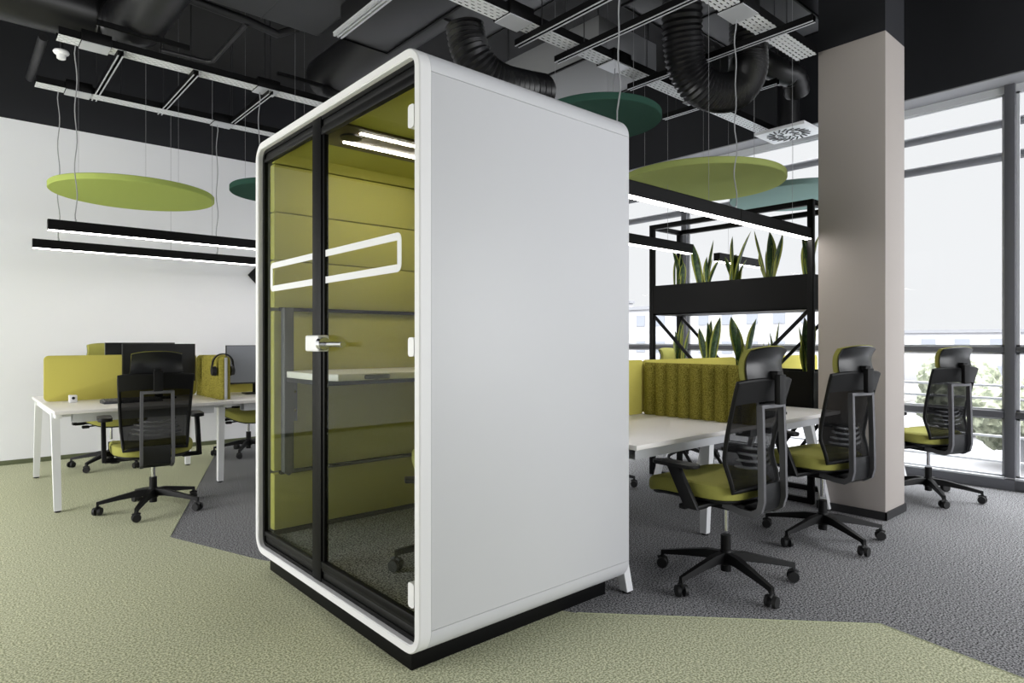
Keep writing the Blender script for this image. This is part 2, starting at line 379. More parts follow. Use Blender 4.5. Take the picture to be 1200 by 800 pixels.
# vinyl rounded rectangle across both panes
def sticker(y0, y1, open_left, open_right, z0, z1, t, x, name, par):
    b = MB(); r = 0.03
    b.box(x-0.0015, x, y0+(0 if open_left else r), y1-(0 if open_right else r), z1-t, z1); b.box(x-0.0015, x, y0+(0 if open_left else r), y1-(0 if open_right else r), z0, z0+t)
    for side, op in ((0, open_left), (1, open_right)):
        if op: continue
        ys = y0 if side == 0 else y1
        if side == 0:
            b.box(x-0.0015, x, y0, y0+t, z0+r, z1-r)
            for cz, a0 in ((z1-r, 90), (z0+r, 180)):
                b.prism(arc(y0+r, cz, r, a0, a0+90, 6)+[(y0+r, cz + (0 if a0 == 90 else 0))], x-0.0015, x, 'x') if False else b.prism(arc(y0+r, cz, r, a0, a0+90, 6)+arc(y0+r, cz, max(r-t, 0.004), a0+90, a0, 6), x-0.0015, x, 'x')
        else:
            b.box(x-0.0015, x, y1-t, y1, z0+r, z1-r)
            for cz, a0 in ((z1-r, 0), (z0+r, 270)):
                b.prism(arc(y1-r, cz, r, a0, a0+90, 6)+arc(y1-r, cz, max(r-t, 0.004), a0+90, a0, 6), x-0.0015, x, 'x')
    return b.build(name, m_sticker, par)
sticker(2.085-PY0, 2.735-PY0, False, True, 1.474, 1.625, 0.030, 0.0375, 'vinyl_marking', dr)
sticker(2.85-PY0, 3.40-PY0, True, False, 1.474, 1.625, 0.030, 0.0375, 'vinyl_marking', pod)
# interior
IX0, IX1, IY0, IY1, IZ0, IZ1 = 0.056, W_-0.05, 0.10, 3.40-PY0, 0.175, 2.205
MB().box(IX0, IX1, IY0, IY1, PZ0+TK, IZ0).build('floor_carpet', m_gray_carpet, pod)
for z0, z1 in ((0.20, 0.500), (1.392, 1.645), (1.650, 1.902), (1.907, 2.160)):
    MB().box(IX0, IX1, IY1, IY1+0.06, z0, z1, bev=0.006).build('felt_panel', m_pod_felt, pod)
    MB().box(IX1, IX1+0.015, IY0, IY1, z0, z1, bev=0.006).build('felt_panel', m_pod_felt, pod)
    MB().box(IX0, IX1, IY0-0.05, IY0, z0, z1, bev=0.006).build('felt_panel', m_pod_felt, pod)
MB().box(IX0, IX1, IY1+0.004, IY1+0.055, 0.515, 1.375, bev=0.006).build('felt_panel', m_pod_felt, pod)
MB().box(IX1, IX1+0.015, IY0, IY1, 0.515, 1.375, bev=0.006).build('felt_panel', m_pod_felt, pod)
MB().box(IX0, IX1, IY0-0.05, IY0, 0.515, 1.375, bev=0.006).build('felt_panel', m_pod_felt, pod)
cf = MB(); cf.box(IX0, IX1, IY0-0.03, IY1+0.03, IZ1, IZ1+0.02)
cf.prism([(IY1+0.03, 2.165), (IY1-0.002, 2.165), (IY1-0.06, IZ1), (IY1+0.03, IZ1)], IX0, IX1, 'x')
cf.build('ceiling_felt', m_pod_felt, pod)
lp = MB().box(1.35-PX0, 2.27-PX0, 2.68-PY0, 3.0-PY0, IZ1-0.012, IZ1, bev=0.002).build('light_panel', m_brown, pod)
for y in (2.735-PY0, 2.905-PY0):
    MB().box(1.45-PX0, 2.22-PX0, y-0.007, y+0.007, IZ1-0.018, IZ1-0.011).build('led_strip', m_led_pod, lp)
MB().lathe([(0.05, 0), (0.052, 0.008), (0.03, 0.010), (0.0, 0.004)][:3], (1.44-PX0, 2.81-PY0, IZ1-0.022), 24).build('air_vent', m_matt_black, lp)
sk = MB(); sk.box(IX0, IX1, IY1-0.006, IY1+0.01, IZ0, 0.20); sk.build('skirting', m_black, pod)
# standing-height table held by a black frame with a graphite post
tf = MB()
tf.box(0.085, IX1, IY1-0.018, IY1+0.012, 1.375, 1.393); tf.box(0.085, IX1, IY1-0.018, IY1+0.012, 0.498, 0.516)
tf.box(0.10, 0.76, 2.90-PY0, IY1-0.02, 0.995, 1.018)
tfo = tf.build('table_frame', m_black, pod)
ps = MB(); ps.prism([(0.088, 0.515), (0.115, 0.495), (0.14, 0.515), (0.14, 1.39), (0.088, 1.39)], IY1-0.06, IY1-0.01, 'y', bev=0.003)
ps.build('post', m_board, tfo)
wp = MB(); wp.box(0.142, 0.156, IY1-0.012, IY1-0.002, 1.06, 1.375); wp.box(0.142, 0.156, IY1-0.012, IY1-0.002, 0.515, 0.78)
wp.build('edge_strip', m_white_plastic, tfo)
br = MB(); br.box(0.138, 0.170, IY1-0.035, IY1-0.012, 0.78, 1.0, bev=0.003)
bro = br.build('bracket', m_board, tfo)
bl = MB()
for z in (0.84, 0.94): bl.cyl((0.153, IY1-0.036, z), (0.153, IY1-0.042, z), 0.008, n=12)
bl.build('bolt', m_chrome, bro)
tt = MB(); tt.prism([(0.10, IY1-0.02), (0.10, 2.99-PY0), (0.16, 2.86-PY0), (0.98, 2.86-PY0), (0.98, IY1-0.02)], 1.018, 1.052, 'z', bev=0.004)
tto = tt.build('tabletop', m_top, pod)
MB().box(0.30, 0.44, 2.850-PY0, 2.87-PY0, 1.022, 1.045, bev=0.006).build('cable_flap', m_board, tto)

# ------------------------------------------------------------------ office chairs
def make_chair():
    root = thing('office_chair', None, 'chair')
    sb = MB()
    sb.lathe([(0.028, 0.085), (0.034, 0.09), (0.036, 0.145), (0.028, 0.16)], n=20)
    for k in range(5):
        a = 2*PI*k/5; u = Vector((math.cos(a), math.sin(a), 0)); v = Vector((-u.y, u.x, 0)); rings = []
        for r, zt, h, wd in ((0.02, 0.152, 0.05, 0.024), (0.10, 0.148, 0.042, 0.022), (0.22, 0.122, 0.030, 0.018), (0.325, 0.098, 0.022, 0.014), (0.345, 0.094, 0.036, 0.012)):
            rings.append([sb.bm.verts.new(u*r+v*s*wd*q+Vector((0, 0, z))) for s, q, z in ((-1, 1, zt-h), (1, 1, zt-h), (1, 0.7, zt), (-1, 0.7, zt))])
        for A, B in zip(rings, rings[1:]):
            for j in range(4): sb.bm.faces.new((A[j], A[(j+1) % 4], B[(j+1) % 4], B[j]))
        sb.bm.faces.new(rings[0]); sb.bm.faces.new(rings[-1])
    star = sb.build('star_base', m_matt_black, root)
    for k in range(5):
        a = 2*PI*k/5; t = a+0.9*(k+1)
        c = Vector((0.338*math.cos(a), 0.338*math.sin(a), 0)); ax = Vector((math.cos(t), math.sin(t), 0))
        cm = MB()
        for s in (-1, 1):
            p = c+ax*0.011*s+Vector((0, 0, 0.029)); q = c+ax*0.027*s+Vector((0, 0, 0.029))
            cm.cyl(p, q, 0.029, 0.026, 18)
        cm.cyl(c+Vector((0, 0, 0.03)), c+Vector((0, 0, 0.078)), 0.008, n=10)
        hoodd = Vector((-ax.y, ax.x, 0))
        cm.tube([c-hoodd*0.024+Vector((0, 0, 0.05)), c+Vector((0, 0, 0.062)), c+hoodd*0.024+Vector((0, 0, 0.05))], 0.009, 8)
        cm.build('caster', m_rubber, root)
    gl = MB(); gl.cyl((0, 0, 0.055), (0, 0, 0.235), 0.025, n=20); go = gl.build('gas_lift', m_matt_black, root)
    MB().cyl((0, 0, 0.235), (0, 0, 0.345), 0.014, n=16).build('piston', m_chrome, go)
    mc = MB(); mc.box(-0.085, 0.085, -0.16, 0.13, 0.335, 0.385, bev=0.014)
    mc.box(-0.30, 0.30, -0.05, 0.02, 0.372, 0.392, bev=0.006)
    mc.cyl((0.08, 0.08, 0.365), (0.24, 0.10, 0.360), 0.007, n=10); mc.box(0.20, 0.26, 0.075, 0.115, 0.345, 0.372, bev=0.008)
    mc.cyl((-0.08, 0.06, 0.365), (-0.24, 0.08, 0.360), 0.007, n=10); mc.box(-0.26, -0.20, 0.055, 0.095, 0.345, 0.372, bev=0.008)
    mc.build('seat_mechanism', m_matt_black, root)
    # seat cushion
    def outline(sx, sy, z, n=40, e=3.2, droop=0.030):
        out = []
        for k in range(n):
            t = 2*PI*k/n; c, s = math.cos(t), math.sin(t)
            x = math.copysign(abs(c)**(2/e), c)*0.262*sx; y = math.copysign(abs(s)**(2/e), s)*0.268*sy+0.100
            out.append(Vector((x, y, z-droop*max(0, (y-0.14)/0.2)**2.2+0.012*abs(x/0.25)**3)))
        return out
    def stack(layers, m, name, par):
        b = MB(); rs = [[b.bm.verts.new(p) for p in outline(*l)] for l in layers]
        for A, B in zip(rs, rs[1:]):
            for j in range(40): b.bm.faces.new((A[j], A[(j+1) % 40], B[(j+1) % 40], B[j]))
        b.bm.faces.new(rs[0][::-1]); b.bm.faces.new(rs[-1]); return b.build(name, m, par)
    stack([(0.90, 0.90, 0.402), (0.98, 0.98, 0.410), (1.0, 1.0, 0.428), (1.0, 1.0, 0.455), (0.985, 0.985, 0.470), (0.94, 0.94, 0.480), (0.80, 0.80, 0.484), (0.4, 0.4, 0.480)], m_seat, 'seat_cushion', root)
    stack([(0.62, 0.70, 0.376), (0.86, 0.88, 0.386), (0.93, 0.93, 0.396), (0.93, 0.93, 0.406)], m_matt_black, 'seat_pan', root)
    # backrest
    def bp(u, v, off=0):     # u -1..1, v 0..1
        wv = 0.205+0.022*v
        z = 0.47+0.515*v
        y = -0.185-0.02*math.cos(PI*min(v/0.35, 1))-0.02 - 0.088*max(0, (v-0.25)/0.75)**1.25
        y += 0.038*abs(u)**2.2+0.022
        return Vector((u*wv*(1-0.05*(1-v)**4), y+off, z-0.012*abs(u)**3))
    MB().grid(lambda a, b: bp(a*2-1, 0.02+b*0.78), 14, 18).build('backrest_mesh', m_mesh, root)
    MB().grid(lambda a, b: bp(a*2-1, 0.80+b*0.20, -0.003), 14, 5).build('backrest_band', m_matt_black, root, thick=0.008)
    edge = [bp(-1, v/16) for v in range(0, 17)]+[bp(-1+2*k/12, 1) for k in range(1, 12)]+[bp(1, 1-v/16) for v in range(0, 17)]+[bp(1-2*k/12, 0) for k in range(1, 12)]
    MB().tube(edge, 0.011, 8, closed=True).build('backrest_frame', m_matt_black, root)
    lb = MB()
    for k, zz in enumerate((0.56, 0.59, 0.62, 0.65)):
        w0 = 0.16-0.012*k; lb.tube([(x*w0, -0.200+0.05*x*x, zz+0.018*x*x) for x in (-1, -.6, -.2, .2, .6, 1)], 0, sq=(0.006, 0.012))
    lb.grid(lambda a, b: Vector(((a*2-1)*0.17, -0.185+0.045*(a*2-1)**2, 0.515+b*0.045)), 8, 2)
    lb.build('lumbar_support', m_clear, root)
    # silver inverted-U carrier and black spine underneath
    fp = []
    for s in (-1,):
        fp += [(s*0.078, -0.14, 0.362), (s*0.085, -0.22, 0.352), (s*0.092, -0.285, 0.352), (s*0.094, -0.330, 0.372), (s*0.095, -0.347, 0.42), (s*0.094, -0.338, 0.62), (s*0.092, -0.322, 0.835), (s*0.080, -0.320, 0.848)]
    pts = fp+[(-x, y, z) for x, y, z in fp[::-1]]
    cb = MB()
    def strip(path, a, b):   # a = width across, b = depth
        cb.tube(path, 0, sq=(a, b))
    for s in (-1, 1):
        path = [(s*0.080, -0.04, 0.366), (s*0.086, -0.14, 0.350), (s*0.093, -0.205, 0.350), (s*0.096, -0.243, 0.374), (s*0.097, -0.255, 0.42), (s*0.096, -0.252, 0.62), (s*0.094, -0.245, 0.862)]
        rings = []
        P = [Vector(p) for p in path]
        for i, p in enumerate(P):
            d = (P[min(i+1, len(P)-1)]-P[max(i-1, 0)]).normalized(); nrm = Vector((1, 0, 0)).cross(d).normalized()
            rings.append([cb.bm.verts.new(p+Vector((x*0.0095, 0, 0))+nrm*y*0.015) for x, y in ((-1, -1), (1, -1), (1, 1), (-1, 1))])
        for A, B in zip(rings, rings[1:]):
            for j in range(4): cb.bm.faces.new((A[j], A[(j+1) % 4], B[(j+1) % 4], B[j]))
        cb.bm.faces.new(rings[0]); cb.bm.faces.new(rings[-1])
    cb.box(-0.1035, 0.1035, -0.260, -0.230, 0.850, 0.870, bev=0.003)
    cb.build('back_carrier', m_grey_bar, root)
    spn = MB()
    spn.grid(lambda a, b: Vector(((a*2-1)*0.084, (-0.04, -0.14, -0.200, -0.234, -0.246, -0.243)[round(b*5)], (0.345, 0.335, 0.338, 0.362, 0.42, 0.49)[round(b*5)])), 4, 5)
    spn.build('spine_cover', m_gloss_black, root, thick=0.016)
    # headrest
    def hp(a, b, off=0):
        u = a*2-1; t = b*2-1
        z = 1.055+t*0.078*(1-0.12*abs(u)**3)+0.008*(1-u*u)
        return Vector((u*0.152*(1-0.06*t*(t < 0)), -0.225+0.035*u*u - 0.03*t*t*(-1 if t > 0 else -0.4)*-1 + off, z))
    MB().grid(lambda a, b: hp(a, b, -0.012), 14, 8).build('headrest_shell', m_gloss_black, root, thick=0.010)
    hc = MB()
    F_ = [[hc.bm.verts.new(hp(0.5+(i/14-0.5)*1.02, 0.5+(j/8-0.5)*1.05, -0.008)) for j in range(9)] for i in range(15)]
    G_ = [[hc.bm.verts.new(hp(i/14, j/8, 0.022+0.016*(1-(2*i/14-1)**4)*(1-(2*j/8-1)**4))) for j in range(9)] for i in range(15)]
    for i in range(14):
        for j in range(8):
            hc.bm.faces.new((F_[i][j], F_[i+1][j], F_[i+1][j+1], F_[i][j+1])); hc.bm.faces.new((G_[i][j], G_[i][j+1], G_[i+1][j+1], G_[i+1][j]))
    for i in range(14):
        for j in (0, 8): hc.bm.faces.new((F_[i][j], F_[i+1][j], G_[i+1][j], G_[i][j]))
    for j in range(8):
        for i in (0, 14): hc.bm.faces.new((F_[i][j], F_[i][j+1], G_[i][j+1], G_[i][j]))
    hc.build('headrest_cushion', m_seat, root)
    hbk = MB(); hbk.box(-0.028, 0.028, -0.305, -0.275, 0.870, 1.010, bev=0.004, mtx=Matrix.Translation((0, 0, 0)))
    hbk.box(-0.022, 0.022, -0.290, -0.240, 0.985, 1.025, bev=0.004)
    hbk.build('headrest_bracket', m_matt_black, root)
    # armrests
    for s in (-1, 1):
        ar = MB()
        prof = [(-0.055, 0.372), (0.020, 0.372), (0.125, 0.650), (0.055, 0.650)]
        ar.prism(prof, s*0.300-0.014, s*0.300+0.014, 'x', bev=0.005)
        ar.box(min(s*0.22, s*0.30), max(s*0.22, s*0.30), -0.05, 0.02, 0.368, 0.392, bev=0.005)
        ao = ar.build('armrest', m_matt_black, root)
        pad = MB(); pad.prism([(x+s*0.292, y+0.085) for x, y in rrect(-0.043, 0.043, -0.125, 0.125, 0.035, 5)], 0.652, 0.678, 'z', bev=0.006)
        pad.build('armrest_pad', m_matt_black, ao)
    return root
chair0 = make_chair()
used = [False]
def place_chair(x, y, rot, star, label, lift=0, group=None, z=0):
    c = chair0 if not used[0] else copy_tree(chair0); used[0] = True
    c.location = (x, y, z); c.rotation_euler = (0, 0, math.radians(rot)); c['label'] = label
    if group: c['group'] = group
    return c, star, lift
def settle(c, rot, star, lift, alift=0):
    if lift == 0.03 and c.location.z > 0.1:      # the pod chair has no armrests
        for ch in [o for o in bpy.data.objects if o.parent == c and o.name.startswith('armrest')]:
            for g in [o for o in bpy.data.objects if o.parent == ch]: bpy.data.objects.remove(g)
            bpy.data.objects.remove(ch)
    for ch in [o for o in bpy.data.objects if o.parent == c]:
        k = ch.name.split('.')[0]
        if k in ('star_base', 'caster'): ch.rotation_euler = (0, 0, math.radians(star-rot))
        elif k == 'armrest':
            sc = (0.28+alift-lift)/0.28; ch.scale.z = sc; ch.location.z = 0.372+lift-0.372*sc
        elif k != 'gas_lift' and lift: ch.location.z = lift
        elif k == 'gas_lift' and lift:
            for g in [o for o in bpy.data.objects if o.parent == ch]: g.location.z = lift*0.5; g.scale.z = 1
chs = [
 (2.94, 1.71, -3, 30, 0.045, 0, 'lime seated office chair nearest the camera, right beside the white pod'),
 (4.03, 1.69, -12, 25, 0.045, 0, 'lime seated office chair in front of the grey column, at the middle desk'),
 (5.70, 1.59, -22, -4, 0.03, 0, 'office chair by the big window, right of the grey column'),
 (1.095, 5.17, -6, 25, 0, 0, 'office chair seen from behind at the white desk in the left of the room'),
 (1.17, 7.25, 184, 10, 0.05, 0, 'office chair behind the olive screen, facing the camera by the white wall'),
 (2.42, 7.08, 178, 20, 0, 0, 'office chair mostly behind the grey monitor, seat seen under the left desk'),
 (1.80, 2.34, -30, 150, 0.03, 0.175, 'office chair inside the glass fronted pod, only its edge and one caster showing'),
 (4.02, 3.55, 180, 28, 0, 0, 'office chair on the far side of the right bench, seen under the desk'),
 (5.68, 3.75, 175, 40, 0, 0, 'far office chair by the window, pale headrest peeking over the screen behind the planter'),
]
for x, y, rot, star, lift, z, lab in chs:
    c, _, _ = place_chair(x, y, rot, star, lab, z=z, group='ergonomic office chairs')
for o, (x, y, rot, star, lift, z, lab) in zip([o for o in bpy.data.objects if o.name.split('.')[0] == 'office_chair'], chs):
    settle(o, rot, star, lift, -0.045 if 'nearest the camera' in lab else 0)

# ------------------------------------------------------------------ desk benches
ZD = 0.72
def leg(b, x, yb, yt, ztop):
    rings = []
    for (y, z, wx, wy) in ((yb, 0.012, 0.022, 0.022), (yt, ztop, 0.026, 0.034)):
        rings.append([b.bm.verts.new((x+sx*wx, y+sy*wy, z)) for sx, sy in ((-1, -1), (1, -1), (1, 1), (-1, 1))])
    A, B = rings
    for j in range(4): b.bm.faces.new((A[j], A[(j+1) % 4], B[(j+1) % 4], B[j]))
    b.bm.faces.new(A); b.bm.faces.new(B)
def bench(x0, xs, y0, y1, label, ymid):
    """x0 start, xs widths, y0 front edge, y1 rear edge"""
    root = thing('desk_bench', label, 'desk', (x0, y0, 0), 0, 'white bench desks')
    D = y1-y0; ym = ymid-y0; x = 0
    for wdt in xs:
        for a, b in ((0, ym-0.012), (ym+0.012, D)):
            MB().box(x+0.001, x+wdt-0.001, a, b, ZD-0.024, ZD, bev=0.002).build('tabletop', m_top, root)
            t = MB(); yc = a+0.10 if a == 0 else b-0.20
            t.box(x+0.12, x+wdt-0.12, yc, yc+0.10, ZD-0.095, ZD-0.092); t.box(x+0.12, x+wdt-0.12, yc, yc+0.003, ZD-0.092, ZD-0.03); t.box(x+0.12, x+wdt-0.12, yc+0.097, yc+0.10, ZD-0.092, ZD-0.03)
            t.build('cable_tray', m_galv, root)
        x += wdt
    X = x
    bm_ = MB(); bm_.box(0.05, X-0.05, 0.20, 0.24, ZD-0.06, ZD-0.025, bev=0.002); bm_.box(0.05, X-0.05, D-0.24, D-0.20, ZD-0.06, ZD-0.025, bev=0.002)
    xx = 0
    for k in range(len(xs)+1):
        xe = min(max(xx, 0.035), X-0.035); bm_.box(xe-0.02, xe+0.02, 0.10, D-0.10, ZD-0.06, ZD-0.025, bev=0.002)
        if k < len(xs): xx += xs[k]
    bm_.build('under_frame', m_white_metal, root)
    xx = 0
    for k in range(len(xs)+1):
        end = k in (0, len(xs)); xe = min(max(xx, 0.027), X-0.027)
        for yb, yt in (((0.06, 0.24), (D-0.10, D-0.28)) if end else ((0.32, 0.32), (D-0.34, D-0.34))):
            b = MB(); leg(b, xe, yb+0.02, yt, ZD-0.025)
            lo = b.build('leg', m_white_metal, root)
            MB().cyl((xe, yb+0.02, 0), (xe, yb+0.02, 0.014), 0.02, n=12).build('foot', m_rubber, lo)
        if k < len(xs): xx += xs[k]
    return root
bench(0.54, (1.2, 1.2), 5.45, 7.12, 'white bench desk along the white wall in the left of the room', 6.36)
bench(2.420, (1.130, 1.2), 1.868, 3.50, 'white bench desk running from behind the pod to the black planter shelf', 2.675)
bench(5.30, (0.95,), 1.84, 3.46, 'white bench desk by the window, mostly behind the column', 2.675)
# straight olive screens
def screen(x0, x1, y, z0, z1, label):
    o = MB().prism(rrect(0, x1-x0, 0, z1-z0, 0.035, 6), -0.014, 0.014, 'y', bev=0.004).build('desk_screen', m_olive)
    o.location = (x0, y, z0); return tag(o, label, 'desk screen', 'olive desk screens')
screen(0.56, 1.70, 6.36, ZD+0.003, 1.095, 'olive fabric desk screen on the left desk, beside the white socket')
screen(1.71, 2.92, 6.36, ZD+0.003, 1.085, 'olive fabric desk screen behind the grey monitor and headphones')
screen(2.44, 3.53, 2.675, ZD+0.003, 1.085, 'olive fabric desk screen just right of the pod edge')
screen(3.54, 4.73, 2.675, ZD+0.003, 1.085, 'olive fabric desk screen seen above the ribbed screen, before the planter shelf')
screen(5.32, 6.23, 2.675, ZD+0.003, 1.085, 'olive fabric desk screen glimpsed behind the planter shelf by the window')
# ribbed felt screens across the desk
def ribbed(x, y0, y1, z0, z1, label):
    b = MB(); n = 9; Ls = y1-y0; pts = []
    for k in range(n*8+1):
        t = k/(n*8); pts.append((0.020+0.026*abs(math.sin(PI*n*t))**0.8, t*Ls))
    poly = [(-p[0], p[1]) for p in pts]+[(p[0], p[1]) for p in pts[::-1]]
    poly = poly
    t = bmesh.new(); zs = [(0, 1), (z1-z0-0.03, 1), (z1-z0-0.012, 0.85), (z1-z0, 0.5)]
    rings = [[t.verts.new((p[0]*s, p[1], z)) for p in poly] for z, s in zs]
    N = len(poly)
    for A, B in zip(rings, rings[1:]):
        for i in range(N): t.faces.new((A[i], A[(i+1) % N], B[(i+1) % N], B[i]))
    t.faces.new(rings[0][::-1]); t.faces.new(rings[-1])
    b._merge(t); o = b.build('ribbed_screen', m_olive_dark); o.location = (x, y0, z0)
    tag(o, label, 'desk screen', 'ribbed felt screens')
    e = MB().box(-0.011, 0.011, -0.006, 0.004, 0.0, z1-z0-0.01, bev=0.002).build('edge_profile', m_galv, o)
    return o
ribbed(1.735, 5.62, 6.34, ZD+0.002, 1.085, 'short ribbed olive felt divider on the left bench, headphones hanging on it')
ribbed(3.545, 1.86, 2.655, ZD+0.002, 1.068, 'ribbed moss green felt divider across the right bench')

# ------------------------------------------------------------------ things on the desks
so = MB().box(-0.028, 0.028, -0.026, 0.026, 0, 0.06, bev=0.006).build('desk_socket', m_white_plastic); so.location = (0.735, 6.19, ZD)
tag(so, 'small white socket cube on the left desk in front of the olive screen', 'socket')
MB().cyl((0, -0.0262, 0.036), (0, -0.031, 0.036), 0.011, n=16).build('jack', m_matt_black, so)
kb = thing('keyboard', 'dark keyboard on the left desk beside the chair back', 'keyboard', (1.10, 5.92, ZD), math.radians(2))
MB().prism([(-0.075, 0), (-0.075, 0.014), (0.075, 0.026), (0.075, 0)], -0.21, 0.21, 'x', bev=0.003).build('case', m_board, kb)
kk = MB()
for r in range(5):
    for c in range(14):
        kk.box(-0.20+c*0.0285, -0.20+c*0.0285+0.024, -0.062+r*0.026, -0.062+r*0.026+0.021, 0.015+r*0.0022, 0.024+r*0.0022, bev=0.0025, seg=1)
kk.build('keys', mat('keycap_grey', (96, 96, 98), 0.5), kb)
def monitor(x, y, w_, h_, zc, rz, mscreen, label):
    r = thing('monitor', label, 'monitor', (x, y, ZD), rz)
    MB().box(-w_/2, w_/2, -0.012, 0.022, zc-h_/2, zc+h_/2, bev=0.004).build('housing', m_gloss_black, r)
    MB().box(-w_/2+0.006, w_/2-0.006, -0.0145, -0.0122, zc-h_/2+0.014, zc+h_/2-0.006).build('display', mscreen, r)
    s = MB(); s.box(-0.03, 0.03, 0.022, 0.055, 0.01, zc+0.05, bev=0.006); s.prism(rrect(-0.12, 0.12, -0.09, 0.11, 0.03), 0, 0.010, 'z', bev=0.003)
    s.build('stand', m_matt_black, r); return r
monitor(1.355, 6.16, 0.56, 0.33, 0.305, math.radians(-3), m_screen, 'black monitor on the left desk behind the chair headrest')
monitor(2.17, 6.12, 0.55, 0.36, 0.275, math.radians(-6), m_screen_reflection, 'grey glowing monitor beside the ribbed screen, cut off by the pod')
monitor(1.30, 6.62, 0.56, 0.33, 0.315, math.radians(180), m_screen, 'monitor on the rear desk, grey top corner just above the olive screen')
# headphones over the ribbed screen
hpn = thing('headphones', 'black headphones hooked over the short ribbed screen on the left', 'headphones', (1.735, 5.70, 1.085))
hb2 = MB(); hb2.tube([(0.082*math.cos(t), 0, 0.082*math.sin(t)*1.0-0.062) for t in [math.radians(a) for a in range(-8, 189, 14)]], 0, sq=(0.028, 0.010))
hb2.build('headband', m_matt_black, hpn)
for s in (-1, 1):
    e = MB(); e.cyl((s*0.060, 0, -0.125), (s*0.090, 0, -0.125), 0.043, 0.036, 24); e.tube([(s*0.083, 0.0, -0.06), (s*0.090, 0.0, -0.10)], 0.008)
    e.build('ear_cup', m_rubber, hpn)
tb = MB().prism(rrect(-0.20, 0.20, -0.065, 0.065, 0.012), 0, 0.016, 'z', bev=0.003).build('slim_keyboard', m_matt_black)
tb.location = (4.03, 2.05, ZD); tb.rotation_euler.z = math.radians(6)
tag(tb, 'flat black keyboard on the far end of the right desk, behind the nearest chair', 'keyboard')

# ------------------------------------------------------------------ planter shelf
SX0, SX1, SY0, SY1, SZ = 4.80, 5.27, 2.085, 3.56, 2.27
sh = thing('planter_shelf', 'tall black steel planter frame with two trough boxes beside the column', 'planter shelf', (SX0, SY0, 0))
dx, dy = SX1-SX0, SY1-SY0; tk = 0.042
for x in (0, dx-tk):
    for y in (0, dy-tk): MB().box(x, x+tk, y, y+tk, 0, SZ, bev=0.002).build('post', m_black, sh)
for x in (0, dx-tk): MB().box(x, x+tk, tk, dy-tk, SZ-tk, SZ, bev=0.002).build('rail', m_black, sh)
for y in (0, dy-tk): MB().box(tk, dx-tk, y, y+tk, SZ-tk, SZ, bev=0.002).build('rail', m_black, sh)
for x in (0, dx-tk): MB().box(x, x+tk, tk, dy-tk, 0.0, tk, bev=0.002).build('rail', m_black, sh)
for z0, z1 in ((1.45, 1.715), (0.70, 0.985)):
    t = MB(); a = 0.004
    t.box(a, dx-a, tk, dy-tk, z0, z0+0.01); t.box(a, a+0.008, tk, dy-tk, z0, z1); t.box(dx-a-0.008, dx-a, tk, dy-tk, z0, z1)
    t.box(tk, dx-tk, 0.010, 0.018, z0, z1); t.box(tk, dx-tk, dy-0.018, dy-0.010, z0, z1)
    to = t.build('trough', m_black, sh)
    MB().grid(lambda p, q: Vector((a+0.009+p*(dx-2*a-0.018), tk+q*(dy-2*tk), z1-0.05+0.006*math.sin(p*20)*math.cos(q*33))), 8, 30).build('soil', m_soil, to)
bd = 0.62
for x in (0.02, dx-0.02):
    for z0, z1, a, b in ((1.44, 0.99, tk, 0.50), (1.44, 0.99, dy-tk, dy-0.50), (0.69, 0.05, tk, 0.50), (0.69, 0.05, dy-tk, dy-0.50)):
        MB().tube([(x, a, z0), (x, b, z1)], 0, sq=(0.014, 0.026)).build('brace', m_black, sh)
def snake_plant(y, x, z, specs, label, seed):
    rnd = random.Random(seed); b = MB()
    specs = list(specs)+[(rnd.uniform(0.18, 0.30), rnd.uniform(-0.04, 0.04), rnd.uniform(-0.08, 0.08), rnd.uniform(0.032, 0.05)) for _ in range(3)]
    for (hh, lean_x, lean_y, wd) in specs:
        bx, by = rnd.uniform(-0.035, 0.035), rnd.uniform(-0.035, 0.035)+lean_y*0.12; ph = rnd.uniform(0, PI); tw = rnd.uniform(-0.7, 0.7); n = 12
        def f(a, t, hh=hh, lx=lean_x*0.8, ly=lean_y*0.62, wd=wd*1.35, bx=bx, by=by, ph=ph, tw=tw):
            u = a*2-1; prof = (0.40+0.60*math.sin(min(t*1.6, 1)*PI*0.5)) * (1-max(0, (t-0.55)/0.45)**2.4)
            an = ph+tw*t; c, s = math.cos(an), math.sin(an); wdt = wd*0.5*max(prof, 0.02)*u
            cup = 0.25*wd*abs(u)**2*prof
            return Vector((bx+lx*t**1.4+c*wdt-s*cup, by+ly*t**1.4+s*wdt+c*cup, hh*1.12*t))
        b.grid(f, 6, n, mi=lambda i, j: 1 if i in (0, 5) else 0)
    o = b.build('snake_plant', [m_leaf, m_leaf_edge]); o.location = (x, y, z); return tag(o, label, 'plant', 'snake plants in the troughs')
names_u = ['first from the pod', 'second from the pod', 'middle one', 'fourth from the pod', 'beside the column']
ups = [[(0.37, 0.0, 0.17, 0.045), (0.30, 0.03, 0.0, 0.05), (0.33, -0.02, -0.05, 0.045), (0.22, 0, -0.10, 0.035)],
       [(0.38, 0.0, 0.12, 0.06), (0.40, 0, -0.12, 0.02), (0.27, 0.03, 0.03, 0.05), (0.24, 0, -0.18, 0.045), (0.2, 0, 0.1, 0.04)],
       [(0.40, 0, 0.03, 0.055), (0.42, 0, -0.24, 0.065), (0.25, 0, 0.14, 0.035), (0.26, 0.03, -0.05, 0.045), (0.22, 0, -0.15, 0.04)],
       [(0.40, 0, 0.0, 0.075), (0.42, 0, 0.18, 0.04), (0.38, 0, -0.16, 0.05), (0.26, 0, 0.12, 0.045), (0.30, 0, -0.05, 0.04)],
       [(0.34, 0, 0.10, 0.06), (0.32, 0, 0.0, 0.06), (0.33, 0, -0.10, 0.06), (0.25, 0.03, -0.04, 0.05), (0.27, 0, 0.05, 0.05)]]
